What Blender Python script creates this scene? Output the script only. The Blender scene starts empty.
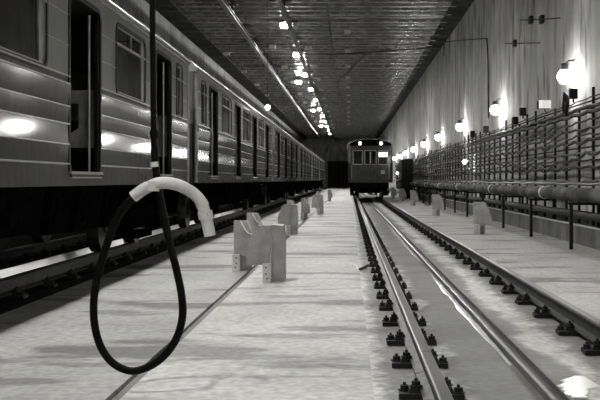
import bpy, math, random
from mathutils import Vector
random.seed(7)
S = bpy.context.scene
COL = S.collection
PI = math.pi
# ------------------------------------------------------------------ camera, world, exposure
H = 1.34                      # eye height above the concrete
F = 967.0                     # focal length in pixels (58 mm lens)
cam = bpy.data.cameras.new('camera')
cam.sensor_width = 36.0
cam.lens = F / 600 * 36
cam.shift_x = -49.5 / 600
cam.shift_y = -20.0 / 600
cam.clip_end = 400
camo = bpy.data.objects.new('camera', cam)
COL.objects.link(camo)
camo.location = (0, 0, H)
camo.rotation_euler = (PI / 2, 0, 0)
S.camera = camo
w = bpy.data.worlds.new('world')
w.use_nodes = True
w.node_tree.nodes['Background'].inputs[0].default_value = (1, 1, .96, 1)
w.node_tree.nodes['Background'].inputs[1].default_value = 0.002
S.world = w
S.view_settings.view_transform = 'Standard'
S.view_settings.look = 'None'
S.view_settings.gamma = 1
S.view_settings.use_curve_mapping = False
S.view_settings.exposure = -0.12
WARM = (1.0, .99, .96)
CEIL_LAMP = 1500.0        # emission strengths
WALL_LAMP = 110.0

def P(px, py, Y):
    """point on the photograph's pixel ray at distance Y (used to read off sizes)"""
    return ((px - 349.5) * Y / F, Y, H - (py - 180) * Y / F)

# ------------------------------------------------------------------ materials
def newmat(name):
    m = bpy.data.materials.new(name)
    m.use_nodes = True
    nt = m.node_tree
    b = nt.nodes['Principled BSDF']
    return m, nt, b

def tint(g):
    return (g, g * .997, g * .965, 1)

def mat(name, g, g2=None, rough=.6, metal=0.0, scale=4.0, stretch=(1, 1, 1), bump=0.0, bscale=None, lo=.35, hi=.65, rvar=0.0, detail=5, coat=0, spec=.5):
    m, nt, b = newmat(name)
    N, L = nt.nodes, nt.links
    geo = N.new('ShaderNodeNewGeometry')
    mp = N.new('ShaderNodeMapping'); mp.inputs['Scale'].default_value = stretch
    L.new(geo.outputs['Position'], mp.inputs['Vector'])
    nz = N.new('ShaderNodeTexNoise'); nz.inputs['Scale'].default_value = scale; nz.inputs['Detail'].default_value = detail
    L.new(mp.outputs[0], nz.inputs['Vector'])
    rp = N.new('ShaderNodeValToRGB')
    rp.color_ramp.elements[0].position = lo; rp.color_ramp.elements[1].position = hi
    rp.color_ramp.elements[0].color = tint(g); rp.color_ramp.elements[1].color = tint(g2 if g2 is not None else g * 1.25)
    L.new(nz.outputs['Fac'], rp.inputs[0]); L.new(rp.outputs[0], b.inputs['Base Color'])
    b.inputs['Roughness'].default_value = rough; b.inputs['Metallic'].default_value = metal
    b.inputs['Coat Weight'].default_value = coat
    b.inputs['Specular IOR Level'].default_value = spec
    b.inputs['Coat Roughness'].default_value = .08
    if rvar:
        mr = N.new('ShaderNodeMapRange'); mr.inputs[1].default_value = .3; mr.inputs[2].default_value = .7
        mr.inputs[3].default_value = rough - rvar; mr.inputs[4].default_value = rough + rvar
        L.new(nz.outputs['Fac'], mr.inputs[0]); L.new(mr.outputs[0], b.inputs['Roughness'])
    if bump:
        n2 = N.new('ShaderNodeTexNoise'); n2.inputs['Scale'].default_value = bscale or scale * 6; n2.inputs['Detail'].default_value = 4
        L.new(mp.outputs[0], n2.inputs['Vector'])
        bp = N.new('ShaderNodeBump'); bp.inputs['Strength'].default_value = bump; bp.inputs['Distance'].default_value = .02
        L.new(n2.outputs['Fac'], bp.inputs['Height']); L.new(bp.outputs[0], b.inputs['Normal'])
    return m

def emit(name, strength):
    m, nt, b = newmat(name)
    b.inputs['Base Color'].default_value = (.8, .8, .75, 1)
    b.inputs['Emission Color'].default_value = (*WARM, 1)
    b.inputs['Emission Strength'].default_value = strength
    return m

def glass(name):
    m, nt, b = newmat(name)
    N, L = nt.nodes, nt.links
    tr = N.new('ShaderNodeBsdfTransparent'); tr.inputs[0].default_value = (.62, .64, .6, 1)
    gl = N.new('ShaderNodeBsdfGlossy'); gl.inputs['Roughness'].default_value = .03
    fr = N.new('ShaderNodeFresnel'); fr.inputs[0].default_value = 1.5
    mx = N.new('ShaderNodeMixShader')
    L.new(fr.outputs[0], mx.inputs[0]); L.new(tr.outputs[0], mx.inputs[1]); L.new(gl.outputs[0], mx.inputs[2])
    L.new(mx.outputs[0], N['Material Output'].inputs['Surface'])
    return m

def concrete_floor(name, g, dark, streak=.35, wet=None, oil=()):
    """worn concrete: fine grain, stretched dark patches, part damp stain, part painted shadow, optional wet band along X=wet"""
    m, nt, b = newmat(name)
    N, L = nt.nodes, nt.links
    geo = N.new('ShaderNodeNewGeometry')
    def noise(scale, st, det=6, rough=.55):
        mp = N.new('ShaderNodeMapping'); mp.inputs['Scale'].default_value = st
        L.new(geo.outputs['Position'], mp.inputs['Vector'])
        n = N.new('ShaderNodeTexNoise'); n.inputs['Scale'].default_value = scale; n.inputs['Detail'].default_value = det
        n.inputs['Roughness'].default_value = rough
        L.new(mp.outputs[0], n.inputs['Vector'])
        return n.outputs['Fac']
    def rng(x, a, c, d, e):
        r = N.new('ShaderNodeMapRange'); r.interpolation_type = 'SMOOTHSTEP'
        r.inputs[1].default_value = a; r.inputs[2].default_value = c; r.inputs[3].default_value = d; r.inputs[4].default_value = e
        L.new(x, r.inputs[0]); return r.outputs[0]
    def mth(op, x, y):
        q = N.new('ShaderNodeMath'); q.operation = op
        for i, t in enumerate((x, y)):
            if isinstance(t, (int, float)): q.inputs[i].default_value = t
            else: L.new(t, q.inputs[i])
        return q.outputs[0]
    grain = rng(noise(14, (1, 1, 1)), .25, .75, .74, 1.18)
    cloud = rng(noise(.8, (1, 1, 1)), .3, .7, .84, 1.1)
    stain_shade = rng(noise(1.0, (.35, .9, 1), 4), .53, .62, 1.0, 1.0 - streak)
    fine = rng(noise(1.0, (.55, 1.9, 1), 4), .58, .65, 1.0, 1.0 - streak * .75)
    t = mth('MULTIPLY', mth('MULTIPLY', grain, cloud), mth('MULTIPLY', stain_shade, fine))
    wetmask = None
    if wet:
        sx = N.new('ShaderNodeSeparateXYZ'); L.new(geo.outputs['Position'], sx.inputs[0])
        d = mth('ABSOLUTE', mth('SUBTRACT', sx.outputs[0], wet[0]), 0)
        d = mth('ADD', d, mth('MULTIPLY', mth('SUBTRACT', noise(1.1, (1, 1, 1), 4), .5), wet[2]))
        wetmask = rng(d, wet[1] - .06, wet[1] + .06, 1, 0)
        t = mth('MULTIPLY', t, mth('SUBTRACT', 1.0, mth('MULTIPLY', wetmask, .74)))
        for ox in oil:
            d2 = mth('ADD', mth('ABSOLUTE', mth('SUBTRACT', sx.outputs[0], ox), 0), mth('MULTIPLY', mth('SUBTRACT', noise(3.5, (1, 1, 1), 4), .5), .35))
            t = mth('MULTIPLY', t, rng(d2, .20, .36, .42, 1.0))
    cr = N.new('ShaderNodeMix'); cr.data_type = 'RGBA'
    cr.inputs[6].default_value = (0, 0, 0, 1); cr.inputs[7].default_value = tint(g)
    L.new(t, cr.inputs[0]); cr.clamp_factor = False
    L.new(cr.outputs[2], b.inputs['Base Color'])
    b.inputs['Roughness'].default_value = .75
    if wetmask is not None:
        L.new(rng(wetmask, 0, 1, .75, .42), b.inputs['Roughness'])
    bp = N.new('ShaderNodeBump'); bp.inputs['Strength'].default_value = .25; bp.inputs['Distance'].default_value = .01
    L.new(noise(30, (1, 1, 1), 5), bp.inputs['Height']); L.new(bp.outputs[0], b.inputs['Normal'])
    return m

def wall_concrete(name, g):
    m, nt, b = newmat(name)
    N, L = nt.nodes, nt.links
    geo = N.new('ShaderNodeNewGeometry'); oi = N.new('ShaderNodeObjectInfo')
    def noise(scale, st, det=5):
        mp = N.new('ShaderNodeMapping'); mp.inputs['Scale'].default_value = st
        L.new(geo.outputs['Position'], mp.inputs['Vector'])
        n = N.new('ShaderNodeTexNoise'); n.inputs['Scale'].default_value = scale; n.inputs['Detail'].default_value = det
        L.new(mp.outputs[0], n.inputs['Vector']); return n.outputs['Fac']
    def rng(x, a, c, d, e):
        r = N.new('ShaderNodeMapRange'); r.inputs[1].default_value = a; r.inputs[2].default_value = c
        r.inputs[3].default_value = d; r.inputs[4].default_value = e
        L.new(x, r.inputs[0]); return r.outputs[0]
    def mul(x, y):
        q = N.new('ShaderNodeMath'); q.operation = 'MULTIPLY'; L.new(x, q.inputs[0]); L.new(y, q.inputs[1]); return q.outputs[0]
    runs = rng(noise(1.6, (1, 1, .12)), .3, .7, .72, 1.15)       # runs of water and form-board marks
    blot = rng(noise(.7, (1, 1, 1)), .3, .7, .8, 1.15)
    dark = rng(noise(1.9, (1, 1.1, .3), 8), .52, .66, 1.0, .42)
    per = rng(oi.outputs['Random'], 0, 1, .74, 1.14)
    t = mul(mul(runs, blot), mul(dark, per))
    cr = N.new('ShaderNodeMix'); cr.data_type = 'RGBA'; cr.clamp_factor = False
    cr.inputs[6].default_value = (0, 0, 0, 1); cr.inputs[7].default_value = tint(g)
    L.new(t, cr.inputs[0]); L.new(cr.outputs[2], b.inputs['Base Color'])
    b.inputs['Roughness'].default_value = .8
    bp = N.new('ShaderNodeBump'); bp.inputs['Strength'].default_value = .3; bp.inputs['Distance'].default_value = .015
    L.new(noise(9, (1, 1, .5)), bp.inputs['Height']); L.new(bp.outputs[0], b.inputs['Normal'])
    return m

M = dict(
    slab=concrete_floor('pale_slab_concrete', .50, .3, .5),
    aisle=concrete_floor('aisle_concrete', .36, .3, .6),  # strong patches here also stand for shadows on the aisle
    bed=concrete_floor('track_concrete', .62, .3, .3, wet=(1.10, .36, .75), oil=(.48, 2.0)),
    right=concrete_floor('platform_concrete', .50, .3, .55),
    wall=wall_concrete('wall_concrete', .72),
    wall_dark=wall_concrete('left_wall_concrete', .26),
    block=mat('block_concrete', .34, .50, .85, scale=5, bump=.3),
    ceil=mat('ceiling_gloss', .05, .09, .30, scale=3, stretch=(.6, 2.5, 1), rvar=.12, bump=.10, bscale=6),
    rib=mat('rib_gloss', .06, .12, .24, scale=4, stretch=(.8, 1, 1), rvar=.10, spec=.9),
    soot=mat('dull_black', .004, .008, .9, spec=.03),
    upper=mat('upper_paint', .15, .18, .45, scale=3, bump=.03, bscale=2.5, coat=.25, spec=.3),
    lower=mat('lower_paint', .026, .044, .5, scale=5, stretch=(1, 2.2, .9), spec=.1, bump=.14, bscale=2.6, coat=.75),
    trim=mat('polished_trim', .34, .46, .30, .7, scale=8),
    roofp=mat('roof_paint', .28, .40, .42, scale=3),
    rubber=mat('black_rubber', .005, .008, .5, spec=.25),
    frame=mat('pale_frame', .22, .34, .35, .3, scale=6),
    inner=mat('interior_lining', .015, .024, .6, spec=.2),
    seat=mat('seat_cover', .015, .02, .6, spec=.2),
    under=mat('underframe_grime', .002, .005, .9, scale=9, spec=.0),
    wheel=mat('wheel_steel', .05, .12, .4, .7, scale=8),
    rail=mat('rusty_rail', .02, .05, .6, scale=12, spec=.3),
    head=mat('worn_rail_head', .11, .20, .38, .85, scale=9, stretch=(1, .3, 1), rvar=.08),
    chair=mat('oily_iron', .008, .02, .6, scale=20, spec=.3),
    board=mat('polished_strip', .88, .95, .32, 1.0, scale=1, stretch=(1, .3, 1)),
    pipe=mat('pipe_lagging', .035, .16, .8, scale=2.5, stretch=(1, .6, 1), bump=.3, lo=.42, hi=.66, spec=.2),
    rust=mat('old_pipe', .015, .035, .7, scale=5, spec=.2),
    steel=mat('rack_steel', .008, .018, .6, scale=8, spec=.25),
    cable=mat('black_cable', .008, .014, .6, spec=.25),
    gcable=mat('grey_cable', .05, .11, .5, scale=6),
    hose=mat('hose_rubber', .003, .005, .5, scale=10, spec=.08),
    white=mat('whitened_tube', .50, .66, .5, scale=9, bump=.15),
    paint=mat('white_paint', .62, .74, .5, scale=8),
    dot=mat('black_mark', .012, .015, .6),
    beam=mat('beam_steel', .035, .07, .45, .3, scale=6),
    channel=mat('channel_iron', .03, .055, .45, .3, scale=6, stretch=(1, .4, 1)),
    puddle=mat('water_gleam', .72, .9, .22, scale=3),  # gleam on the water painted as a near-white colour
    beam2=mat('dark_beam', .02, .04, .5, spec=.3),
    edge_shade=mat('edge_shade_black', .006, .07, .8, scale=1.3, spec=.1, detail=7, lo=.45, hi=.75),  # shade along the ceiling edges put into a mottled black
    kerb=mat('kerb_concrete', .08, .20, .85, scale=2, stretch=(1, 1, .4)),
    gap=mat('joint_filler', .06, .1, .6, scale=6),
    door=mat('cabinet_paint', .008, .014, .6, spec=.2),
    lit=emit('lamp_light', WALL_LAMP), lens=emit('flood_light', CEIL_LAMP),
    bulb=emit('bulb_light', 60.0), headlamp=emit('headlamp_light', 9.0), lit_window=emit('lit_sign', 2.2),
    glass=glass('window_glass'),
)
# ------------------------------------------------------------------ mesh helpers
class MB:
    def __init__(s): s.v = []; s.f = []
    def add(s, vs, fs):
        o = len(s.v); s.v += [tuple(x) for x in vs]; s.f += [tuple(i + o for i in q) for q in fs]; return s
    def box(s, x0, x1, y0, y1, z0, z1):
        return s.hexa([(x0, y0, z0), (x1, y0, z0), (x1, y1, z0), (x0, y1, z0), (x0, y0, z1), (x1, y0, z1), (x1, y1, z1), (x0, y1, z1)])
    def hexa(s, p):
        return s.add(p, [(3, 2, 1, 0), (4, 5, 6, 7), (0, 1, 5, 4), (1, 2, 6, 5), (2, 3, 7, 6), (3, 0, 4, 7)])
    def tube(s, pts, r, n=8, cap=True):
        pts = [Vector(p) for p in pts]
        rr = r if isinstance(r, (list, tuple)) else [r] * len(pts)
        t0 = (pts[1] - pts[0]).normalized()
        ref = Vector((0, 0, 1)) if abs(t0.z) < .9 else Vector((0, 1, 0))
        nrm = (ref - t0 * ref.dot(t0)).normalized()
        vs = []
        for i, p in enumerate(pts):
            t = (pts[min(i + 1, len(pts) - 1)] - pts[max(i - 1, 0)]).normalized()
            nrm = (nrm - t * nrm.dot(t)).normalized(); bn = t.cross(nrm)
            for k in range(n):
                a = 2 * PI * k / n
                vs.append(p + (nrm * math.cos(a) + bn * math.sin(a)) * rr[i])
        fs = [(i * n + k, i * n + (k + 1) % n, (i + 1) * n + (k + 1) % n, (i + 1) * n + k) for i in range(len(pts) - 1) for k in range(n)]
        if cap:
            fs.append(tuple(range(n))[::-1]); fs.append(tuple((len(pts) - 1) * n + k for k in range(n)))
        return s.add(vs, fs)
    def cyl(s, a, b, r, n=12, r2=None): return s.tube([a, b], [r, r if r2 is None else r2], n)
    def prism(s, prof, y0, y1):
        """profile in x,z extruded along y"""
        n = len(prof)
        vs = [(x, y0, z) for x, z in prof] + [(x, y1, z) for x, z in prof]
        fs = [(i, (i + 1) % n, n + (i + 1) % n, n + i) for i in range(n)] + [tuple(range(n))[::-1], tuple(range(n, 2 * n))]
        return s.add(vs, fs)
    def prismx(s, prof, x0, x1):
        """profile in y,z extruded along x"""
        n = len(prof)
        vs = [(x0, y, z) for y, z in prof] + [(x1, y, z) for y, z in prof]
        fs = [(i, (i + 1) % n, n + (i + 1) % n, n + i) for i in range(n)] + [tuple(range(n))[::-1], tuple(range(n, 2 * n))]
        return s.add(vs, fs)
    def ring(s, y0, y1, z0, z1, r, wd, x0, x1):
        """rounded frame in the y,z plane; the inner edge is the given rectangle, the outer one wd wider"""
        def path(e):
            out = []
            for cy, cz, a0 in ((y1 - r, z1 - r, 0), (y0 + r, z1 - r, 90), (y0 + r, z0 + r, 180), (y1 - r, z0 + r, 270)):
                for k in range(5):
                    a = math.radians(a0 + k * 22.5)
                    out.append((cy + (r + e) * math.cos(a), cz + (r + e) * math.sin(a)))
            return out
        A, B = path(0), path(wd); n = len(A)
        vs = [(x0, y, z) for y, z in A] + [(x0, y, z) for y, z in B] + [(x1, y, z) for y, z in A] + [(x1, y, z) for y, z in B]
        fs = []
        for i in range(n):
            j = (i + 1) % n
            fs += [(i, j, n + j, n + i), (2 * n + i, 3 * n + i, 3 * n + j, 2 * n + j), (i, 2 * n + i, 2 * n + j, j), (n + i, n + j, 3 * n + j, 3 * n + i)]
        return s.add(vs, fs)
    def ball(s, c, r, n=12, m=8, sz=1.0):
        vs = [(c[0], c[1], c[2] + r * sz)]
        for i in range(1, m):
            a = PI * i / m
            for k in range(n):
                b = 2 * PI * k / n
                vs.append((c[0] + r * math.sin(a) * math.cos(b), c[1] + r * math.sin(a) * math.sin(b), c[2] + r * sz * math.cos(a)))
        vs.append((c[0], c[1], c[2] - r * sz)); fs = []
        for k in range(n):
            fs.append((0, 1 + k, 1 + (k + 1) % n)); e = 1 + (m - 2) * n; fs.append((len(vs) - 1, e + (k + 1) % n, e + k))
            for i in range(m - 2):
                o = 1 + i * n; fs.append((o + k, o + n + k, o + n + (k + 1) % n, o + (k + 1) % n))
        return s.add(vs, fs)
    def mesh(s, name, m, smooth=False):
        me = bpy.data.meshes.new(name); me.from_pydata(s.v, [], s.f); me.update()
        import bmesh
        bm = bmesh.new(); bm.from_mesh(me); bmesh.ops.recalc_face_normals(bm, faces=bm.faces); bm.to_mesh(me); bm.free()
        if smooth:
            me.polygons.foreach_set('use_smooth', [True] * len(me.polygons))
            me.set_sharp_from_angle(angle=math.radians(40))
        me.materials.append(M[m] if isinstance(m, str) else m)
        return me
    def build(s, name, m, parent=None, loc=(0, 0, 0), smooth=False):
        return inst(name, s.mesh(name, m, smooth), parent, loc)

def inst(name, me, parent=None, loc=(0, 0, 0), rz=0):
    o = bpy.data.objects.new(name, me); COL.objects.link(o)
    o.location = loc; o.rotation_euler = (0, 0, rz); o.parent = parent
    return o

def tag(o, label, cat, group=None):
    o['label'] = label; o['category'] = cat
    if group: o['group'] = group
    return o

def thing(name, label, cat, loc=(0, 0, 0), group=None):
    o = bpy.data.objects.new(name, None); COL.objects.link(o); o.location = loc; o.empty_display_size = .2
    return tag(o, label, cat, group)

def struct(o):
    o['kind'] = 'structure'; return o

def copy_tree(o, parent=None):
    c = o.copy(); COL.objects.link(c); c.parent = parent
    for ch in list(o.children): copy_tree(ch, c)
    return c

# ------------------------------------------------------------------ the hall
Y0, Y1 = -14.0, 172.0
XL, XR, ZC = -8.3, 5.1, 8.75
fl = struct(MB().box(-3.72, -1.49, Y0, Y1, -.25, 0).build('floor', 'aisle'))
MB().box(XL - .3, -3.72, Y0, Y1, -.25, -.004).build('shade_black_bed', 'soot', fl)  # floor under the train made black: its shade is in the colour
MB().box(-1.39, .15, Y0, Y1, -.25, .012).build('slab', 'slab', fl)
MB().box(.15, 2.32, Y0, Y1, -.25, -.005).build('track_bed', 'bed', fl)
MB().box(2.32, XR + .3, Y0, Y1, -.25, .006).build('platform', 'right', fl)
MB().box(-1.49, -1.39, Y0, Y1, -.25, -.03).build('groove_bottom', 'gap', fl)
# right wall in cast panels with open joints
wr = struct(MB().box(XR + .12, XR + .4, Y0, Y1, 0, ZC + .4).build('wall_right', 'soot'))
pw = 3.0
pm1 = MB().box(0, .14, .018, pw - .018, 0, ZC).mesh('panel', 'wall')
y = Y0; i = 0
while y < Y1 - .1:
    off = .0
    for q, pm in enumerate((pm1,)):
        inst('panel', pm, wr, (XR - off + random.uniform(-.004, .004), y, 0))
    y += pw; i += 1
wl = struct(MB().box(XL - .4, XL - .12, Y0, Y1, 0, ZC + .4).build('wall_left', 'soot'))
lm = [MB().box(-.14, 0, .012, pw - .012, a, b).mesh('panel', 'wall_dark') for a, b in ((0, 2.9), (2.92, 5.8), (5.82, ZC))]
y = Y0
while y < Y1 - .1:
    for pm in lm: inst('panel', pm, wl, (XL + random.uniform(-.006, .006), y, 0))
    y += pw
struct(MB().box(XL - .4, XR + .4, Y1, Y1 + .3, 0, ZC + .4).build('wall_back', 'wall'))
struct(MB().box(XL - .4, XR + .4, Y0 - .3, Y0, 0, ZC + .4).build('wall_front', 'wall_dark'))
ce = struct(MB().box(XL - .4, XR + .4, Y0 - .3, Y1 + .3, ZC, ZC + .4).build('ceiling', 'ceil'))
# transverse ribs of the ceiling, each a piece of its own
rb = [MB().prismx([(-.09, ZC), (-.06, ZC - h), (.06, ZC - h), (.09, ZC)], XL + .75, XR - .6).mesh('rib', 'rib') for h in (.10, .13)]
y = 20.0; k = 0
while y < Y1 - 1:
    inst('rib', rb[k % 2], ce, (0, y, 0)); y += 0.9 + .25 * (k % 3 == 0); k += 1
# dark strips added for the shade where the ceiling meets the walls
struct(MB().box(XR - .85, XR - .02, Y0, Y1, ZC - .10, ZC - .001).build('trim_1', 'edge_shade'))
struct(MB().box(XL + .02, XL + 1.0, Y0, Y1, ZC - .14, ZC - .001).build('trim_2', 'edge_shade'))
# kerb at the foot of the right wall
struct(MB().box(4.75, XR + .02, Y0, Y1, 0, .39).build('trim_3', 'kerb'))
struct(MB().box(4.72, 4.80, Y0, Y1, .39, .42).build('trim_4', 'paint'))

# ------------------------------------------------------------------ rails
def rail_prof(hw=.037):
    return [(-.07, 0), (.07, 0), (.07, .012), (.012, .03), (.010, .115), (hw, .125), (hw, .149), (-hw, .149), (-hw, .125), (-.010, .115), (-.012, .03), (-.07, .012)]
body_pf = rail_prof()
head_pf = [(-.0375, .135), (.0375, .135), (.0375, .154), (.028, .16), (-.028, .16), (-.0375, .154)]
def chair_mesh(bolts):
    b = MB()
    b.box(-.20, .20, -.08, .08, -.045, -.012)
    for sx in (-1, 1):
        b.hexa([(sx * .060, -.05, -.012), (sx * .14, -.05, -.012), (sx * .14, .05, -.012), (sx * .060, .05, -.012),
                (sx * .055, -.04, .038), (sx * .125, -.04, .022), (sx * .125, .04, .022), (sx * .055, .04, .038)])
    if bolts:
        for p in BOLTS: b.add(*bolt_geo(p))
    return b.mesh('rail_chair', 'chair')
BOLTS = [(-.095, -.02, .024), (-.165, .03, -.012), (.095, .02, .024), (.165, -.03, -.012)]
def bolt_geo(p):
    b = MB(); x, y, z = p
    b.cyl((x, y, z), (x, y, z + .052), .011, 6); b.cyl((x, y, z + .006), (x, y, z + .034), .030, 6); b.cyl((x, y, z), (x, y, z + .008), .040, 8)
    return b.v, b.f
bolt_me = MB().add(*bolt_geo((0, 0, 0))).mesh('bolt', 'chair')
chair_near, chair_far = chair_mesh(False), chair_mesh(True)
def running_rail(X, zb, label, ystart, yend, near_bolts, chairs=True, head='head', joint=6.4, chair_step=1.0, phase=.0):
    r = thing('running_rail', label, 'rail', (X, 0, zb))
    ys = [ystart]; yy = joint
    while yy < yend: 
        if yy > ystart: ys.append(yy)
        yy += 25
    ys.append(yend)
    for a, b in zip(ys, ys[1:]):
        s_ = MB().prism(body_pf, a + .005, b - .005).build('rail_section', 'rail', r)
        MB().prism(head_pf, a + .005, b - .005).build('rail_head', head, s_)
    if chairs:
        y = math.ceil(ystart) + phase
        while y < min(yend, 118):
            dy = random.uniform(-.05, .05)
            if y < near_bolts:
                c = inst('rail_chair', chair_near, r, (0, y + dy, 0), random.uniform(-.05, .05))
                for p in BOLTS: inst('bolt', bolt_me, c, p)
            else:
                inst('rail_chair', chair_far, r, (0, y + dy, 0), random.uniform(-.05, .05))
            y += chair_step
    return r
running_rail(.505, .045, 'nearer left rail of the open track with oily fastenings', 3.0, 150, 26, phase=.97)
running_rail(2.006, .045, 'right rail of the open track, beside the pipes', 5.0, 150, 26, phase=.45)
running_rail(-3.635, .135, 'near rail under the parked train on the left', 3.0, 135, 14, phase=.3, head='rail')
running_rail(-5.135, .135, 'far rail under the parked train on the left', 3.0, 135, 0)
# concrete plinths that carry the raised left track
for X, nm in ((-3.635, 5), (-5.135, 6)):
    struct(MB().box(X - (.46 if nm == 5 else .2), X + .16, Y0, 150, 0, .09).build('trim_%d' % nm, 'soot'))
# polished strip added as a glint beside the near rail, leaned to mirror brightness
gb = thing('glint_strip', 'long bright polished steel strip added along the rail under the left train as a glint', 'strip', (-3.87, 0, .252))
y = 4.0
while y < 118:
    L_ = 6.2
    MB().hexa([(0, y, 0), (.02, y, 0), (.02, y + L_, 0), (0, y + L_, 0), (-.026, y, .085), (-.006, y, .085), (-.006, y + L_, .085), (-.026, y + L_, .085)]).build('strip_length', 'board', gb)
    for yy in (y + .4, y + 3.1, y + 5.8): MB().box(-.06, 0, yy - .03, yy + .03, -.16, .06).build('bracket', 'under', gb)
    y += L_ + .12
# iron channel along the middle of the open track, with water standing beside it
ch = thing('drain_channel', 'dark iron drain channel along the middle of the open track', 'drain', (1.25, 0, 0))
for k in range(16):
    a = 3.0 + k * 7.0
    MB().prism([(-.055, -.01), (.055, -.01), (.055, .045), (.035, .055), (.025, .03), (-.025, .03), (-.035, .055), (-.055, .045)], a, a + 6.98).build('channel_section', 'channel', ch)
def puddle(label, pts, hw):
    vs = []; n = len(pts)
    for i, (x, y) in enumerate(pts):
        e = hw * (.25 + .75 * math.sin(PI * (i + .4) / n)) * random.uniform(.6, 1.2)
        vs += [(x - e, y, -.003), (x + e * .6, y, -.003), (x - e * .8, y, .003), (x + e * .5, y, .003)]
    fs = []
    for i in range(n - 1):
        o = i * 4; q = o + 4
        fs += [(o + 2, o + 3, q + 3, q + 2), (o, o + 2, q + 2, q), (o + 3, o + 1, q + 1, q + 3), (o, q, q + 1, o + 1)]
    fs += [(0, 1, 3, 2), ((n - 1) * 4 + 0, (n - 1) * 4 + 2, (n - 1) * 4 + 3, (n - 1) * 4 + 1)]
    return tag(MB().add(vs, fs).build('puddle', 'puddle'), label, 'puddle')
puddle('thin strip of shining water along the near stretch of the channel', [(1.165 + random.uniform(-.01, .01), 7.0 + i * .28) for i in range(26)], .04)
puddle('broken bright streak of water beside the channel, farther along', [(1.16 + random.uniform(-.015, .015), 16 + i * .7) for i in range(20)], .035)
puddle('small bright wet patch right of the channel in the foreground', [(1.42 + .015 * i + random.uniform(-.03, .03), 5.95 + i * .06) for i in range(12)], .17)

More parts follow.
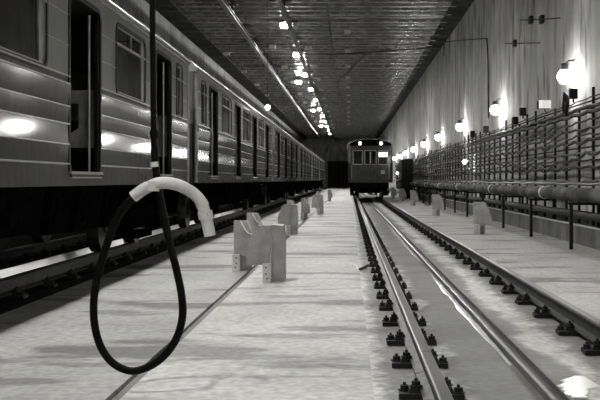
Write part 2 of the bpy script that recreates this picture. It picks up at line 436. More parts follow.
# ------------------------------------------------------------------ the carriages
DOORS = (-7.0, -2.33, 2.33, 7.0); WINS = (-4.67, 0, 4.67); ENDW = (-8.45, 8.45)
DZ0, WZ0, OZ1, CZ = 1.14, 2.19, 3.065, 3.20
BANDS = (.98, 1.14, 1.22, 1.43, 1.65, 1.84, 2.07, 2.165)
HW = 1.35
def wall_cols():
    cuts = [-9.25]
    for c in sorted(list(DOORS) + list(WINS) + list(ENDW)):
        h = .65 if c in DOORS else (.87 if c in WINS else .28)
        cuts += [c - h, c + h]
    return cuts + [9.25]
COLS = wall_cols()
def opening(a, b):
    c = round((a + b) / 2, 3)
    return 'd' if any(abs(c - d) < .01 for d in DOORS) else ('w' if any(abs(c - d) < .01 for d in list(WINS) + list(ENDW)) else None)
def make_car(cab=False):
    t = thing('metro_carriage', 'x', 'carriage')
    lo, up = MB(), MB()
    def strip(s, z, e, a, b): MB().prism([(s * HW, z - e), (s * (HW + e * 1.25), z - e * .5), (s * (HW + e * 1.25), z + e * .5), (s * HW, z + e)], a, b).build('moulding', 'trim', t)
    TILT = {1.43: .034, 1.65: -.06, 1.22: -.04, 1.84: -.10, 2.07: 0}
    def sheet(mb, s, z0, z1, a, b):
        e = TILT.get(z0, 0) * (z1 - z0)
        f0, f1 = HW + max(e, 0), HW + max(-e, 0)
        x = [s * (HW - .05), s * f0, s * f0, s * (HW - .05), s * (HW - .05), s * f1, s * f1, s * (HW - .05)]
        mb.hexa(list(zip(x, [a, a, b, b] * 2, [z0] * 4 + [z1] * 4)))
    gaps = [-9.25] + [q for c in DOORS for q in (c - .65, c + .65)] + [9.25]
    segs = list(zip(gaps[::2], gaps[1::2]))
    for s in (1, -1):
        # lower panels: each sheet leans out a little at its foot; seen side: one part per sheet
        for a, b in segs:
            for z0, z1 in zip(BANDS[1:], BANDS[2:]):
                if s > 0: q = MB(); sheet(q, s, z0, z1, a, b); q.build('side_panel', 'lower', t)
                else: sheet(lo, s, z0, z1, a, b)
            if s > 0:
                for z in BANDS[2:6]: strip(s, z, .010, a, b)
                for z in (2.085, 2.165): strip(s, z, .014, a, b)
            up.box(*sorted((s * (HW - .05), s * HW)), a, b, 2.165, WZ0)
        sheet(lo, s, .98, 1.14, -9.25, 9.25)
        for a, b in zip(COLS, COLS[1:]):
            op = opening(a, b)
            if op is None:
                up.box(*sorted((s * (HW - .05), s * HW)), a, b, WZ0, OZ1)
                if s > 0:
                    for z in (2.50, 2.83): strip(s, z, .007, a, b)
        up.box(*sorted((s * (HW - .05), s * HW)), -9.25, 9.25, OZ1, CZ)
        # rounded corners
        for e in (1, -1):
            pts = [(s * (HW - .2 + .2 * math.cos(q * PI / 12)), e * (9.25 + .2 * math.sin(q * PI / 12))) for q in range(7)]
            for nm, z0, z1 in (('lower', .98, 2.165), ('upper', 2.165, CZ)):
                n = len(pts); q = MB()
                q.add([(x, y, z0) for x, y in pts] + [(x, y, z1) for x, y in pts] + [(x * .9, y * .99, z0) for x, y in pts] + [(x * .9, y * .99, z1) for x, y in pts],
                      [(k, k + 1, n + k + 1, n + k) for k in range(n - 1)] + [(2 * n + k, 3 * n + k, 3 * n + k + 1, 2 * n + k + 1) for k in range(n - 1)])
                q.build('corner_sheet', nm, t, smooth=True)
    for e in ((1,) if cab else (1, -1)):
        y0, y1 = sorted((e * 9.40, e * 9.45))
        lo.box(-1.15, 1.15, y0, y1, .98, 2.165); up.box(-1.15, 1.15, y0, y1, 2.165, CZ)
    lo.build('lower_body', 'lower', t); up.build('upper_body', 'upper', t)
    # roof with drip edge
    prof = [(-1.37, CZ), (-1.36, 3.27), (-1.25, 3.40), (-1.0, 3.50), (-.55, 3.585), (0, 3.61), (.55, 3.585), (1.0, 3.50), (1.25, 3.40), (1.36, 3.27), (1.37, CZ)]
    rf = MB().prism(prof, -9.45, 9.45).build('roof', 'roofp', t, smooth=True)
    de = MB()
    for s in (1, -1): de.prism([(s * 1.36, CZ + .035), (s * 1.40, CZ + .04), (s * 1.40, CZ + .075), (s * 1.36, CZ + .08)], -9.45, 9.45)
    de.build('drip_edge', 'trim', rf)
    for k in range(5):
        yv = -7.2 + 3.6 * k
        MB().prism([(-.5, 3.57), (.5, 3.57), (.42, 3.68), (-.42, 3.68)], yv - .6, yv + .6).build('roof_vent', 'roofp', rf)
    MB().box(-HW + .05, HW - .05, -9.4, 9.4, 1.0, DZ0).build('carriage_floor', 'inner', t)
    MB().box(-HW + .06, HW - .06, -9.38, 9.38, 3.08, 3.16).build('inner_ceiling', 'inner', t)
    # windows
    wf = {}
    for h, ys in ((.87, WINS), (.28, ENDW)):
        a = MB().ring(-h, h, WZ0, OZ1, .10, .05, HW - .03, HW + .012).mesh('window_frame', 'rubber')
        b = MB().ring(-h + .02, h - .02, WZ0 + .02, OZ1 - .02, .09, .03, HW - .028, HW - .004)
        zt = 2.83
        b.box(HW - .02, HW + .014, -h, h, zt - .016, zt + .016)
        if h > .5: b.box(HW - .02, HW - .002, -.018, .018, zt, OZ1)
        b.box(HW - .03, HW - .012, h - .17 if h > .5 else h - .1, h - .02, WZ0, OZ1)
        b = b.mesh('sash', 'frame')
        c = MB().box(HW - .034, HW - .03, -h, h, WZ0, OZ1).mesh('pane', 'glass')
        for y in ys:
            for rz in (0, PI):
                f = inst('window_frame', a, t, (0, y if rz == 0 else y, 0), rz); inst('sash', b, f); inst('pane', c, f)
    # door openings; the far doors stay shut
    fr = MB().ring(-.63, .63, DZ0 - .02, OZ1 - .01, .12, .055, HW - .05, HW + .012); fr = fr.mesh('door_frame', 'rubber')
    sill = MB(); sill.box(HW - .06, HW + .035, -.66, .66, DZ0 - .03, DZ0); sill.box(HW, HW + .03, -.62, .62, DZ0 - .075, DZ0 - .06); sill = sill.mesh('door_sill', 'frame')
    def leaf_mesh():
        q = MB()
        q.box(HW - .055, HW - .02, -.30, .31, DZ0, 2.10); q.box(HW - .055, HW - .02, -.30, .31, 2.92, OZ1)
        q.box(HW - .055, HW - .02, -.30, -.20, 2.10, 2.92); q.box(HW - .055, HW - .02, .21, .31, 2.10, 2.92)
        return q.mesh('door_leaf', 'upper')
    lf = leaf_mesh(); lp = MB().box(HW - .04, HW - .034, -.2, .21, 2.10, 2.92).mesh('pane', 'glass')
    edge = MB().box(HW - .055, HW - .01, .575, .63, DZ0, OZ1 - .08).mesh('door_edge', 'rubber')
    part = MB()
    pth = [(-.0, .40), (-.0, .98), (-.06, 1.02)]
    part.box(-.42, -.005, 0, .03, .30, .46); part.box(-.42, -.005, 0, .03, .84, 1.00); part.hexa([(-.20, 0, .46), (-.005, 0, .46), (-.005, .03, .46), (-.20, .03, .46), (-.20, 0, .84), (-.005, 0, .84), (-.005, .03, .84), (-.20, .03, .84)]); part.hexa([(-.32, 0, .46), (-.2, 0, .46), (-.2, .03, .46), (-.32, .03, .46), (-.201, 0, .54), (-.2, 0, .60), (-.2, .03, .60), (-.201, .03, .54)])
    part = part.mesh('seat_partition', 'block')
    pole = MB().cyl((0, 0, 0), (0, 0, 1.9), .018, 8).mesh('grab_pole', 'trim')
    for y in DOORS:
        d = inst('door_frame', fr, t, (0, y, 0)); inst('door_sill', sill, d); inst('door_edge', edge, d)
        inst('seat_partition', part, t, (HW - .07, y + .68, DZ0))
        inst('grab_pole', pole, t, (HW - .12, y + .60, DZ0)); inst('grab_pole', pole, t, (HW - .5, y + .66, DZ0))
        d = inst('door_frame', fr, t, (0, y, 0), PI)
        for q in (-.31, .31):
            f = inst('door_leaf', lf, t, (0, y + q, 0), PI); inst('pane', lp, f)
    st = MB(); st.box(-.0, .46, -1.5, 1.5, .25, .45); st.box(-.0, .10, -1.5, 1.5, .45, .95)
    st = st.mesh('bench_seat', 'seat')
    for y in WINS:
        inst('bench_seat', st, t, (-HW + .06, y, DZ0)); inst('bench_seat', st, t, (HW - .06, y, DZ0), PI)
    # running gear
    wh = MB(); wh.cyl((-.03, 0, 0), (.095, 0, 0), .39, 20); wh.cyl((.08, 0, 0), (.12, 0, 0), .12, 12); wh.cyl((-.075, 0, 0), (-.035, 0, 0), .3895, 20)
    wh = wh.mesh('wheel', 'wheel', True)
    bf = MB()
    for s in (1, -1):
        bf.prismx([(-1.5, .42), (-1.4, .36), (-.5, .30), (.5, .30), (1.4, .36), (1.5, .42), (1.4, .58), (.6, .66), (-.6, .66), (-1.4, .58)], s * .98, s * 1.10)
        for yy in (-1.05, 1.05): bf.box(*sorted((s * 1.0, s * 1.22)), yy - .13, yy + .13, .26, .50)
        for yy in (-.35, .35): bf.cyl((s * 1.04, yy, .60), (s * 1.04, yy, .95), .11, 10)
        bf.box(*sorted((s * .95, s * 1.2)), -.5, .5, .16, .26)
    bf.box(-1.0, 1.0, -.4, .4, .45, .75); bf.cyl((-.8, -1.05, .39), (.8, -1.05, .39), .07, 8); bf.cyl((-.8, 1.05, .39), (.8, 1.05, .39), .07, 8)
    bf = bf.mesh('bogie', 'under')
    for y in (-6.3, 6.3):
        b = inst('bogie', bf, t, (0, y, 0))
        for yy in (-1.05, 1.05):
            inst('wheel', wh, b, (.74, yy, .39)); inst('wheel', wh, b, (-.74, yy, .39), PI)
    eq = MB(); sd = random.Random(3)
    y = -4.2
    eqs = []
    while y < 4.0:
        L_ = sd.uniform(.6, 1.4); d = sd.uniform(.35, .62)
        for s in (1, -1):
            q = MB().hexa([(s * .7, y, .98 - d), (s * 1.18, y, .98 - d), (s * 1.18, y + L_, .98 - d), (s * .7, y + L_, .98 - d), (s * .7, y, .98), (s * 1.26, y, .98), (s * 1.26, y + L_, .98), (s * .7, y + L_, .98)]).build('equipment_box', 'under', t)
            if s > 0: MB().hexa([(1.19, y + L_ * .2, .98 - d * .8), (1.23, y + L_ * .2, .98 - d * .8), (1.23, y + L_ * .8, .98 - d * .8), (1.19, y + L_ * .8, .98 - d * .8), (1.21, y + L_ * .2, .98 - d * .25), (1.26, y + L_ * .2, .98 - d * .25), (1.26, y + L_ * .8, .98 - d * .25), (1.21, y + L_ * .8, .98 - d * .25)]).build('box_lid', 'under', q)
        y += L_ + sd.uniform(.15, .35)
    q = MB(); q.cyl((.45, -4.5, .62), (.45, 4.4, .62), .15, 10); q.box(-.6, .6, -9.2, 9.2, .85, .99); q.build('underframe', 'under', t)
    cp = MB(); cp.cyl((0, 0, .55), (0, .5, .55), .09, 10); cp.box(-.18, .18, .42, .56, .40, .72); cp.box(-.3, .3, -.3, .05, .6, .9)
    cp = cp.mesh('coupler', 'under')
    inst('coupler', cp, t, (0, 9.35, 0)); inst('coupler', cp, t, (0, -9.35, 0), PI)
    if not cab:   # gangway doors and corner hand rails
        gd = MB(); gd.box(-.38, .38, 0, .03, DZ0, 3.0); gd.box(-.44, -.38, 0, .05, DZ0, 3.05); gd.box(.38, .44, 0, .05, DZ0, 3.05); gd = gd.mesh('end_door', 'under')
        for e, rz in ((9.45, 0), (-9.45, PI)): inst('end_door', gd, t, (0, e, 0), rz)
        cpm = MB().tube([(0, 0, 1.0), (0, 0, 3.16)], .04, 10).mesh('corner_highlight', 'frame', True)  # pale tube added as the highlight on the rounded corner
        for e in (1, -1): inst('corner_highlight', cpm, t, (HW - .02, e * 9.40, 0))
        hr = MB()
        hr.tube([(0, 0, 1.3), (.05, .02, 1.34), (.05, .02, 2.0), (0, 0, 2.04)], .014, 6); hr = hr.mesh('hand_rail', 'trim')
        for s, rz in ((1, 0), (-1, PI)):
            for e in (1, -1): inst('hand_rail', hr, t, (s * (HW - .04), e * 9.36, 0), rz)
    else:
        y0, y1 = -9.45, -9.38
        fc = MB()
        fc.box(-1.2, 1.2, y0, y1, .98, 2.05); fc.box(-1.2, 1.2, y0, y1, 2.92, CZ)
        for a, b in ((-1.2, -1.06), (-.46, -.36), (.36, .46), (1.06, 1.2)): fc.box(a, b, y0, y1, 2.05, 2.92)
        fc.build('cab_front', 'lower', t)
        MB().box(-.40, .40, y0 - .03, y0, DZ0, 2.06).build('front_door', 'lower', t)
        for a, b in ((-1.06, -.46), (-.36, .36), (.46, 1.06)):
            f = MB(); f.box(a, b, y0 - .02, y0, 2.05, 2.09); f.box(a, b, y0 - .02, y0, 2.88, 2.92); f.box(a, a + .04, y0 - .02, y0, 2.05, 2.92); f.box(b - .04, b, y0 - .02, y0, 2.05, 2.92)
            f = f.build('windscreen_frame', 'frame', t); MB().box(a, b, y0 + .03, y0 + .035, 2.05, 2.92).build('pane', 'glass', f)
        MB().box(.50, 1.03, y0 + .015, y0 + .028, 2.52, 2.80).build('lit_sign', 'lit_window', t)
        MB().box(-.04, .04, y0 - .05, y0 - .02, 2.14, 2.80).build('wiper_bar', 'frame', t)
        MB().box(.62, .86, y0 - .02, y0 - .005, 1.50, 1.72).build('number_plate', 'frame', t)
        MB().box(-.36, .36, y0 - .05, y0 - .03, 1.20, 1.32).build('step_plate', 'dot', t)
        for x in (-.63, .63):
            q = MB().cyl((x, y0 - .10, 3.33), (x, y0 + .4, 3.36), .12, 14).build('headlamp', 'under', t)
            MB().cyl((x, y0 - .115, 3.33), (x, y0 - .10, 3.33), .095, 14).build('lamp_glass', 'headlamp', q)
        for x in (-1.12, 1.12): MB().tube([(x, y0, 1.2), (x, y0 - .05, 1.24), (x, y0 - .05, 1.95), (x, y0, 2.0)], .014, 6).build('hand_rail', 'trim', t)
        MB().prism([(-1.30, CZ), (-1.22, 3.34), (-.95, 3.46), (-.5, 3.56), (0, 3.59), (.5, 3.56), (.95, 3.46), (1.22, 3.34), (1.30, CZ)], y0 - .04, y0 + .1).build('front_brow', 'under', t)
        q = MB(); q.box(-1.1, 1.1, y0 - .1, y0 + .2, .62, .98); q.box(-.95, -.7, y0 - .05, y0 + .3, .2, .62); q.box(.7, .95, y0 - .05, y0 + .3, .2, .62); q.build('buffer_beam', 'under', t)
        MB().box(-.34, .34, y0 - .75, y0 - .10, .13, .24).build('glint_bar', 'paint', t)  # white bar added for a bright reflection below the cab
    return t
ords = ['nearest', 'second', 'third', 'fourth', 'fifth', 'last']
car = make_car()
for k in range(6):
    c = car if k == 0 else copy_tree(car)
    c.location = (-4.385, 8.79 + 19.8 * k, .295)
    c['label'] = ['nearest dark metro carriage on the left, with open doors filling the picture edge',
                  'second metro carriage from the camera in the parked train on the left',
                  'third metro carriage from the camera in the parked train on the left',
                  'fourth metro carriage from the camera in the parked left train',
                  'fifth carriage of the parked left train, small and far off',
                  'last, farthest carriage of the parked train on the left'][k]
    c['group'] = 'carriages of the parked train on the left'
ct = make_car(True); ct.location = (1.2555, 58 + 9.45, .205)
ct['label'] = 'metro train facing the camera far down the open track, headlamps lit'

# ------------------------------------------------------------------ concrete stands between the tracks
def stand(loc, label, mirror=1, group='concrete stands along the tracks', rods=True, rz=0.0, h=.74):
    t = thing('concrete_stand', label, 'stand', loc, group); t.rotation_euler.z = rz
    m = mirror
    def X(x): return x * m
    # main winged plate facing along the track: upright edge on one side, sloping wing on the other
    prof = [(0, .23), (0, h), (-.16, h), (-.20, h - .03), (-.27, h * .70), (-.30, .40), (-.30, .23)]
    MB().prism([(X(a), b) for a, b in prof], 0, .14).build('winged_plate', 'block', t)
    if mirror > 0: MB().prism([(X(.0), 0), (X(.17), 0), (X(.17), h - .22), (X(.15), h - .01), (X(.0), h)], .20, .62).build('rear_leg', 'block', t)
    else: MB().prism([(X(-.03), 0), (X(-.20), 0), (X(-.20), h - .12), (X(-.15), h - .02), (X(-.03), h - .02)], .20, .62).build('rear_leg', 'block', t)
    MB().prism([(X(-.18), h - .16), (X(.0), h - .16), (X(.0), h - .02), (X(-.16), h - .02)], .13, .30).build('cap', 'block', t)
    f = MB().box(*sorted((X(-.09), X(.015))), -.06, .06, 0, .25)
    f.build('foot', 'paint', t)
    for z in (.06, .12, .20): MB().cyl((X(-.03 - .015 * (z > .1)), -.066, z), (X(-.03 - .015 * (z > .1)), -.058, z), .011, 8).build('bolt_head', 'dot', t)
    if rods and mirror < 0:
        MB().tube([(.10, -.012, h - .0), (.13, -.03, h - .06), (.17, -.04, h - .13), (.22, -.05, h - .18), (.28, -.06, h - .20)], .014, 6).build('bent_rod', 'paint', t)
        MB().ball((.285, -.06, h - .20), .022, 8, 6).build('rod_end', 'paint', t)
    return t
LS = [(-1.03, 12.5, 1, 'nearest concrete stand beside the walkway, on a white dotted foot'),
      (-1.70, 14.2, -1, 'concrete stand left of the floor strip, second nearest, with white foot'),
      (-1.87, 17.6, -1, 'pale stand just behind the two nearest stands on the left'),
      (-1.44, 23.4, 1, 'concrete stand whose thin foot stands by the floor groove, fourth from camera'),
      (-1.88, 29.0, -1, 'fifth stand from the camera in the left line'),
      (-1.62, 32.4, -1, 'sixth stand from the camera in the left line'),
      (-1.20, 38.0, 1, 'seventh stand from the camera in the left line'),
      (-1.55, 45.0, -1, 'eighth stand from the camera in the left line'),
      (-1.75, 51.0, -1, 'ninth stand from the camera in the left line'),
      (-1.35, 60.0, -1, 'farthest concrete stand of the left line that can be made out')]
for x, y, m_, lb in LS: stand((x, y, .012 if x > -1.39 else 0), lb, m_, 'concrete stands of the left line', rods=(y < 36))
for x, y, lb in ((3.05, 23.6, 'nearest concrete stand on the right platform, before the lagged pipe'), (3.10, 36.0, 'second concrete stand on the right platform'),
                 (3.15, 50.0, 'third concrete stand on the right platform'), (3.10, 60.0, 'fourth, small stand on the right platform near the far train'), (3.0, 70.0, 'farthest stand on the right platform beside the far train')):
    stand((x, y, .006), lb, -1, 'concrete stands on the right platform', rods=False, h=.80).scale = (1.4, 1, 1)

# ------------------------------------------------------------------ hanging supply cable with whitened plug handle
YC = 6.0
def smooth(pts, n=6):
    out = []
    for i in range(len(pts) - 1):
        p0, p1, p2, p3 = (Vector(pts[max(0, min(len(pts) - 1, i + d))]) for d in (-1, 0, 1, 2))
        for k in range(n):
            t = k / n
            out.append(.5 * ((2 * p1) + (p2 - p0) * t + (2 * p0 - 5 * p1 + 4 * p2 - p3) * t * t + (3 * p1 - p0 - 3 * p2 + p3) * t ** 3))
    out.append(Vector(pts[-1])); return out
hc = thing('supply_cable', 'black supply cable hanging in a loop from above, with white plug handle', 'cable')
top = P(152, -10, YC)
cp = [(top[0], top[1], ZC - .12), (top[0], top[1], 5.0)] + [P(x, y, YC + .0) for x, y in ((152.5, -10), (153, 60), (153.5, 110), (154.5, 150), (158, 186), (163.5, 214), (170, 244), (177, 272), (182, 298), (182, 320), (174, 343), (157, 362), (134, 371), (114, 364), (101, 347), (94.5, 324), (94, 298), (98, 275), (104.5, 252), (112, 230), (120, 213), (130, 201), (140, 193))]
rad = []
sp = smooth(cp, 5)
for p in sp:
    zz = p.z; rad.append(.0185 if zz > 1.55 else .0245)
MB().tube(sp, rad, 12).build('cable', 'hose', hc, smooth=True)
hp = [P(x, y, YC - .03) for x, y in ((133, 197), (145, 188.5), (160, 183), (176, 184.5), (190, 191), (199, 199), (203, 207), (205.5, 216), (208, 226), (210, 236))]
hs = smooth(hp, 5)
MB().tube(hs, [.037] * len(hs), 14).build('plug_handle', 'white', hc, smooth=True)
b = MB(); a0 = Vector(P(201.5, 203, YC - .03)); b.tube([Vector(P(201, 202, YC - .03)), Vector(P(203.2, 206.5, YC - .03))], .040, 12); b.tube([Vector(P(204.8, 211, YC - .03)), Vector(P(206.2, 219, YC - .03))], .046, 12)
b.build('bandage', 'white', hc, smooth=True)
MB().box(*[c for lo_, hi_ in zip((P(207.5, 0, YC)[0], YC - .072, P(0, 217, YC)[2]), (P(209, 0, YC)[0], YC - .066, P(0, 213, YC)[2])) for c in (lo_, hi_)]).build('tape_mark', 'dot', hc)
MB().tube([P(154.6, 162, YC), P(155.2, 167, YC)], .028, 12).build('clamp', 'paint', hc, smooth=True)
MB().tube([P(152.5, 191, YC - .03), P(153, 181, YC - .03)], .041, 12).build('strap', 'white', hc, smooth=True)
MB().tube([P(154, 129, YC), P(154.2, 133, YC), P(154.4, 139, YC)], [.022, .030, .022], 12).build('knob', 'hose', hc, smooth=True)
MB().box(top[0] - .12, top[0] + .12, YC - .12, YC + .12, ZC - .14, ZC - .001).build('hanger', 'beam', hc)

# ------------------------------------------------------------------ right wall: pipes, rack, cables, lamps
pp = thing('lagged_pipe', 'thick lagged pipe running along the right wall on steel trestles', 'pipe', (4.42, 0, 1.06))
y = 13.0; k = 0
while y < 69:
    L_ = random.uniform(2.2, 3.6); r = .135 + random.uniform(-.008, .006)
    MB().tube([(0, y, 0), (0, min(y + L_, 69), 0)], r, 16).build('lagging', 'pipe', pp, smooth=True)
    MB().tube([(0, y - .06, 0), (0, y + .06, 0)], .146, 16).build('band', 'pipe' if k % 3 else 'paint', pp, smooth=True)
    y += L_; k += 1
tag(MB().tube([(4.63, 13, .64), (4.63, 69, .64)], .085, 12).build('lower_pipe', 'rust', smooth=True), 'dark bare pipe running low behind the lagged pipe', 'pipe')
tag(MB().tube([(4.66 + .01 * math.sin(i * 1.7), 13 + i * .8, 1.255 + .012 * math.sin(i * 2.3)) for i in range(70)], .030, 8).build('thin_pipe', 'gcable', smooth=True), 'thin dusty pipe lying just above and behind the lagged pipe', 'pipe')
tb = MB(); tb.box(-.24, .38, -.03, .03, .85, .905); tb = tb.mesh('crossbar', 'steel')
tc = MB().box(.04, .32, -.02, .02, .50, .545).mesh('lower_bracket', 'steel')
lm_ = MB().box(-.22, -.155, -.03, .03, 0, .87).mesh('leg', 'steel'); lm2 = MB().box(.315, .37, -.03, .03, .414, .87).mesh('leg', 'steel')
tr_ord = ['nearest', 'second', 'third', 'fourth', 'fifth', 'sixth', 'seventh', 'eighth', 'ninth', 'tenth', 'eleventh', 'twelfth', 'farthest']
for k in range(13):
    q = thing('pipe_trestle', '%s black steel trestle carrying the lagged pipe%s' % (tr_ord[k], '' if k in (0, 12) else ', counted from the camera'), 'trestle', (4.45, 18.6 + 4.1 * k, 0.006), 'trestles under the lagged pipe')
    inst('leg', lm_, q); inst('leg', lm2, q); inst('crossbar', tb, q)
RX = 4.92
rk = thing('cable_rack', 'long steel rack of upright posts carrying cables along the right wall', 'rack', (RX, 0, .42))
hts = []
pmesh = {}
for k in range(72):
    y = 15.9 + 1.21 * k
    hgt = [3.16, 2.92, 3.05, 2.85, 3.22, 2.95][(k * 5 + k // 3) % 6]
    if hgt not in pmesh:
        q = MB(); q.box(-.020, .020, -.020, .020, 0, hgt - .42); q.box(.020, .034, -.020, -.012, 0, hgt - .42)
        for z in (1.6, 1.88, 2.14, 2.40, 2.70, 2.80): q.box(-.12, 0, -.012, .012, z - .42 - .02, z - .42 - .002)
        pmesh[hgt] = q.mesh('post', 'steel')
    inst('post', pmesh[hgt], rk, (0, y, 0))
for z in (1.28, 2.02, 2.96):
    MB().box(.022, .032, 15.4, 102.5, z - .42 - .018, z - .42 + .018).build('rail_bar', 'steel', rk)
def run_cable(name, z, r, sag, x, m, label, wob=.0, seed=0, group=None):
    rr = random.Random(seed); pts = []; ph = rr.uniform(0, 6)
    kn = [(wob * math.sin(k * .45 + ph) + rr.uniform(-.5, .5) * wob, sag * rr.uniform(.1, 1.2)) for k in range(73)]
    for k in range(72):
        y = 15.9 + 1.21 * k
        for q in range(5):
            u = q / 5; d = kn[k][0] * (1 - u) + kn[k + 1][0] * u - kn[k][1] * 4 * u * (1 - u)
            pts.append((x, y + 1.21 * u, z + r + d))
    return tag(MB().tube(pts, r, 6).build(name, m, smooth=True), label, 'cable', group)
run_cable('power_cable', 2.80, .040, .03, 4.85, 'cable', 'thick black cable along the top of the rack', seed=1)
run_cable('power_cable', 2.70, .045, .05, 4.83, 'cable', 'thickest black cable, just below the top one on the rack', seed=2)
run_cable('power_cable', 3.00, .016, .03, 4.87, 'cable', 'thin black wire strung along the post tops', seed=3)
run_cable('power_cable', 1.80, .028, .07, 4.78, 'cable', 'black cable hanging in deep loose swags across the rack posts', .12, seed=4)
GL = ['black cable on the fourth arm row of the rack, outer one', 'thin grey cable on the fourth arm row of the rack, against the posts', 'grey cable on the third arm row of the rack, against the posts',
      'thicker black cable on the third arm row of the rack, outer one', 'grey cable running along the second arm row of the rack', 'grey cable on the lowest arm row of the rack, against the posts',
      'black sagging cable on the lowest arm row of the rack, outer one', 'black cable strung between the third and fourth arm rows', 'black cable strung just above the fourth arm row of the rack', 'black cable strung between the lowest and second arm rows']
for j, (z, r, sg, x, m) in enumerate(((2.40, .025, .05, 4.84, 'cable'), (2.40, .018, .09, 4.87, 'gcable'), (2.14, .022, .05, 4.85, 'gcable'), (2.14, .03, .08, 4.82, 'cable'),
                                      (1.88, .020, .04, 4.87, 'gcable'), (1.60, .025, .05, 4.84, 'gcable'), (1.60, .020, .10, 4.80, 'cable'), (2.28, .020, .06, 4.86, 'cable'), (2.55, .022, .05, 4.86, 'cable'), (1.75, .020, .05, 4.87, 'cable'))):
    run_cable('signal_cable', z, r, sg, x, m, GL[j], .015, 10 + j, 'thin cables on the wall rack')
# dusty scrap of old cable lying behind the pipe
run_cable('dropped_cable', 1.30, .030, .05, 4.74, 'gcable', 'pale dusty cable lying along the foot of the rack posts', .02, 40)
# boxes on the posts
def jbox(px, Y, z, label, s=(.16, .14, .22)):
    t = thing('junction_box', label, 'box', (RX - .115, Y, z), 'junction boxes on the rack')
    b = MB(); a, c, d = s
    b.box(-a / 2, a / 2, -c / 2, c / 2, 0, d); b.build('casing', 'door', t)
    MB().box(-a / 2 - .012, -a / 2, -c / 2 + .015, c / 2 - .015, .02, d - .02).build('lid', 'steel', t)
    MB().cyl((0, 0, -.08), (0, 0, 0), .022, 8).build('gland', 'steel', t)
jbox(577, 20.74, 3.08, 'largest black box on the rack, right below the brightest lamp')
jbox(525, 26.79, 3.12, 'black box just left of the white floodlight, on its post', (.17, .16, .22))
jbox(516, 28.0, 2.95, 'small black box one post farther than the one left of the floodlight', (.15, .14, .22))
jbox(484, 34.05, 3.0, 'black box on the rack under the second bright lamp', (.17, .16, .24))
jbox(483, 37.7, 3.0, 'far black box between the second and third bright lamps', (.16, .16, .26))
# floodlight with white reflector
fl_ = thing('floodlight', 'box floodlight with white reflector mounted on the rack top', 'floodlight', (4.80, 23.7, 3.10)); fl_.scale = (.75, .75, .75)
b = MB(); b.hexa([(-.18, .08, .02), (.18, .08, .02), (.22, .32, .0), (-.22, .32, .0), (-.18, .08, .22), (.18, .08, .22), (.22, .32, .26), (-.22, .32, .26)]); b.build('housing', 'door', fl_)
MB().hexa([(-.20, .06, .0), (.20, .06, .0), (.18, .08, .02), (-.18, .08, .02), (-.20, .06, .27), (.20, .06, .27), (.18, .08, .24), (-.18, .08, .24)]).build('reflector', 'paint', fl_)
MB().tube([(.0, .2, 0), (.05, .2, -.1), (.10, .2, -.16)], .02, 6).build('mount', 'steel', fl_)
# coil of wire on the rack
cl = MB()
for q in range(4):
    pts = [(4.84 - .02 * q + .01 * math.sin(3 * a), 21.5 + .20 * math.cos(a) * (.7 + .1 * q), 2.98 + .26 * math.sin(a) + .02 * q) for a in [2 * PI * i / 20 for i in range(21)]]
    cl.tube(pts, .013, 6, False)
tag(cl.build('wire_coil', 'cable', smooth=True), 'coil of black wire hung on the rack under the brightest lamp', 'wire')
# globes on brackets
lamp_lab = ['brightest globe lamp on the right wall, nearest the camera', 'second globe lamp along the right wall', 'third globe lamp along the right wall', 'fourth globe lamp along the right wall',
            'fifth globe lamp along the right wall', 'sixth globe lamp along the right wall', 'seventh globe lamp along the right wall', 'eighth globe lamp along the right wall', 'farthest globe lamp along the right wall']
gme = MB().ball((0, 0, 0), .175, 12, 8).mesh('globe', 'lit', True)
cme = MB(); cme.cyl((0, 0, .15), (0, 0, .30), .09, 10); cme = cme.mesh('lamp_cap', 'steel')
ame = MB().tube([(.0, 0, .28), (.08, 0, .36), (.25, 0, .38)], .018, 6).mesh('bracket_arm', 'steel')
def globe(loc, label, group, flip=False):
    t = thing('globe_lamp', label, 'lamp', loc, group)
    if flip: t.rotation_euler.z = PI
    inst('globe', gme, t); inst('lamp_cap', cme, t); inst('bracket_arm', ame, t)
for k in range(9):
    globe((4.86, 21.8 + 10.4 * k, 3.67), lamp_lab[k], 'globe lamps along the right wall')
globe((4.86, 11.4, 3.67), 'globe lamp on the right wall just outside the picture', None)
globe((4.86, 1.0, 3.67), 'globe lamp on the right wall beside the camera', None)
tag(MB().ball((4.70, 39.5, 2.08), .085, 10, 6).build('bare_bulb', 'bulb'), 'small bare bulb glowing in the middle of the rack', 'bulb')
tag(MB().ball((4.72, 95, 2.0), .10, 10, 6).build('bare_bulb', 'bulb'), 'tiny low bulb right of the far train', 'bulb')
# dark cabinet at the end of the pipe
cb = thing('electrical_cabinet', 'tall black electrical cabinet standing by the far end of the pipe', 'cabinet', (4.15, 70, .006))
MB().box(-.35, .45, 0, 4.2, 0, 2.85).build('cabinet_body', 'door', cb)
for k in range(4):
    d = MB().box(-.38, -.35, .05 + k * 1.03, 1.02 + k * 1.03, .1, 2.75).build('cabinet_door', 'door', cb); MB().box(-.40, -.38, .12 + k * 1.03, .16 + k * 1.03, 1.2, 1.4).build('handle', 'steel', d)
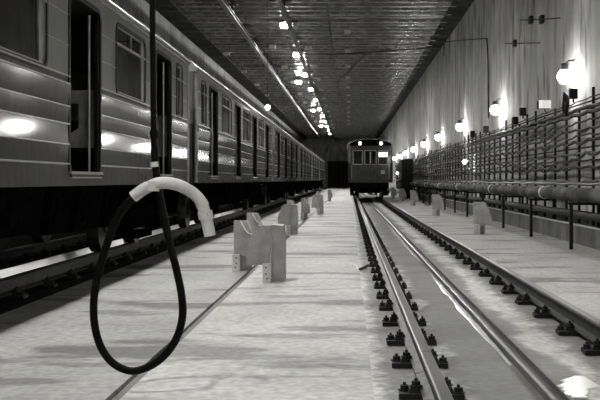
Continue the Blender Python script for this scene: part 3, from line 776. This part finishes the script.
# wires fixed to the right wall
def wire(label, pts, r=.022, boxes=()):
    t = thing('wall_wire', label, 'wire')
    MB().tube(pts, r, 6).build('wire', 'cable', t)
    for p in boxes:
        MB().box(p[0] - .06, p[0] + .04, p[1] - .14, p[1] + .14, p[2] - .10, p[2] + .10).build('junction', 'cable', t)
def W(px, py): Y = F * (XR - .04) / (px - 349.5); return (XR - .04, Y, H - (py - 180) * Y / F)
wire('long wire on the right wall that drops straight down left of the second lamp', [W(444, 42), W(470, 39.5), W(487, 38.5), W(488, 60), W(488.5, 118)], .024)
wire('short wire with a dark junction high on the right wall', [W(505, 43.5), W(515, 43.5), W(540, 43)], .02, (W(515, 43.5),))
wire('wire with two junctions near the top right of the wall', [W(520, 20), W(533, 20), W(560, 18)], .018, (W(531, 20), W(542, 19.5)))
wire('wire hanging from the ceiling edge down the right wall', [W(443, 30), W(444, 42), W(444, 56)], .026)

# ------------------------------------------------------------------ ceiling rails, lamps, boxes
def ibeam(X, zt, label, s=.09, m='beam'):
    t = thing('ceiling_beam', label, 'beam', (X, 0, zt))
    MB().prism([(-s, 0), (s, 0), (s, .03), (.015, .04), (.015, .16), (s, .17), (s, .20), (-s, .20), (-s, .17), (-.015, .16), (-.015, .04), (-s, .03)], 14, 165).build('girder', m, t)
    for k in range(30): 
        MB().box(-.05, .05, 15 + 5 * k, 15.1 + 5 * k, .20, ZC - zt - .001).build('hanger', 'steel', t) if k < 1 else inst('hanger', t.children[1].data, t, (0, 5 * k, 0))
    for k in range(24): 
        if k == 0: ar = MB().box(-.45, .45, -.05, .05, .16, .22).mesh('cross_arm', 'steel')
        inst('cross_arm', ar, t, (0, 38 + 5 * k, 0))
ibeam(-4.85, 8.05, 'long steel beam under the ceiling on the left, above the train')
ibeam(-2.72, 8.20, 'long steel beam under the ceiling carrying the row of lamps', .08, 'beam2')
hm = MB(); hm.hexa([(-.20, -.20, .0), (.20, -.20, .0), (.20, .20, .0), (-.20, .20, .0), (-.14, -.14, .22), (.14, -.14, .22), (.14, .14, .22), (-.14, .14, .22)])
hm = hm.mesh('lamp_housing', 'steel')
lme = MB().box(-.175, .175, -.175, .175, -.03, -.002).mesh('lamp_glass', 'lens')
sme = MB().cyl((0, 0, .22), (0, 0, .42), .02, 6).mesh('lamp_stem', 'steel')
od = ['first', 'second', 'third', 'fourth', 'fifth', 'sixth', 'seventh', 'eighth', 'ninth', 'tenth', 'eleventh', 'twelfth']
def ceil_lamp(X, Y, label, group):
    t = thing('ceiling_lamp', label, 'lamp', (X, Y, 8.33), group); t.rotation_euler.x = -.35
    inst('lamp_housing', hm, t); inst('lamp_glass', lme, t); inst('lamp_stem', sme, t)
for k in range(11):
    ceil_lamp(-2.93, 43.7 + 10.25 * k, ('largest and nearest square lamp' if k == 0 else od[k] + ' square lamp from the camera') + ' in the row under the ceiling', 'lamps in a row under the ceiling')
for k in range(5):
    ceil_lamp(-2.93, -7.4 + 10.25 * k, ['last unseen square lamp, over the floor behind the camera', 'unseen square lamp of the ceiling row, almost over the camera', 'unseen square lamp over the nearest open door', 'unseen square lamp over the join of the first carriages', 'unseen square lamp just above the top edge of the picture'][k], 'ceiling lamps above the picture')
for k in range(3):
    ceil_lamp(-3.65, 69 + 28 * k, od[k] + ' lamp of the sparser row left of the main ceiling row', 'lamps in the sparser ceiling row')
bx = MB(); bx.box(-.17, .17, -.02, .02, -.16, 0); bx.box(-.17, .17, .28, .32, -.16, 0); bx.box(-.17, -.13, .02, .28, -.16, 0); bx.box(.13, .17, .02, .28, -.16, 0); bx = bx.mesh('ceiling_box', 'block')
bx2 = MB().box(-.13, .13, .02, .28, -.05, 0).mesh('box_back', 'soot')
nth = ['nearest', 'second', 'third', 'fourth', 'fifth', 'sixth', 'seventh', 'eighth', 'ninth', 'tenth', 'eleventh', 'farthest']
def cbox(X, Y, label, group):
    o = inst('ceiling_box', bx, None, (X, Y, ZC - .135)); tag(o, label, 'box', group); inst('box_back', bx2, o, (0, 0, -.02))
for k in range(12): cbox(-.10, 46.8 + 7.0 * k, nth[k] + ' white box in the row down the middle of the ceiling, from the camera', 'white boxes in the middle ceiling row')
for k in range(12): cbox(-2.25, 44.5 + 8.1 * k, nth[k] + ' white box on ceiling just right of the row of lamps, from the camera', 'white boxes right of the ceiling lamps')
for k in range(9): cbox(-4.15, 52 + 9.5 * k, nth[k] + ' white box on the ceiling between the two steel beams, from the camera', 'white boxes between the ceiling beams')
for k in range(4): cbox(-7.0, 55 + 9 * k, nth[k] + ' white box on the ceiling above the parked train, from the camera', 'white boxes above the train')
pl = thing('pendant_bulb', 'bare bulb hanging on a long wire above the second carriage', 'bulb', (-2.75, 32.5, 3.78))
MB().tube([(0, 0, .1), (0, 0, ZC - 3.78)], .012, 6).build('wire', 'cable', pl); MB().ball((0, 0, 0), .085, 10, 6).build('bulb', 'bulb', pl); MB().cyl((0, 0, .07), (0, 0, .17), .035, 8).build('socket', 'steel', pl)
def cwire(label, pts, r=.02): tag(MB().tube(pts, r, 5).build('ceiling_wire', 'cable'), label, 'wire')
cwire('long wire crossing the ceiling from the middle to the right wall', [(-1.3, 56, ZC - .16), (1.6, 54.5, ZC - .18), (4.9, 52, ZC - .25)], .035)
cwire('wire running lengthwise along the ceiling right of the lamps', [(-.95, 40, ZC - .16), (-.9, 70, ZC - .16), (-.95, 100, ZC - .16)], .03)
cwire('slanting wire on the ceiling below the crossing wire', [(-1.0, 72, ZC - .17), (.9, 56, ZC - .17)], .03)

# ------------------------------------------------------------------ far end and small floor things
ed = thing('gate', 'dark gate in the far end wall of the hall', 'gate', (-1.5, Y1 - .02, 0))
for k in range(6): MB().box(-2.4 + .8 * k + .01, -1.6 + .8 * k - .01, -.12, -.02, .02, 4.5).build('gate_board', 'door', ed)
MB().box(-2.5, 2.5, -.16, -.0, 4.5, 4.7).build('lintel', 'steel', ed)
tag(MB().tube(smooth([P(348, 264.6, 15.2), P(353, 264.4, 15.0), P(356.5, 266, 14.8), P(357.5, 269.5, 14.4)], 4), .016, 8).build('wire_scrap', 'paint', smooth=True), 'small curl of white wire lying at the walkway edge', 'wire')
for o in S.objects:
    if o.name.startswith('wire_scrap'):
        for v in o.data.vertices: v.co.z = max(v.co.z * 0 + .03 + (v.co.z - (H - (264.4 - 180) * v.co.y / F)) * .3, .013)
tag(MB().tube(smooth([P(360, 270, 14.3)[:2] + (.02,), P(366, 267.5, 14.8)[:2] + (.02,), P(368, 266.5, 15.0)[:2] + (.02,)], 4), .018, 8).build('hose_scrap', 'hose', smooth=True), 'short piece of black hose lying between walkway edge and rail', 'hose')
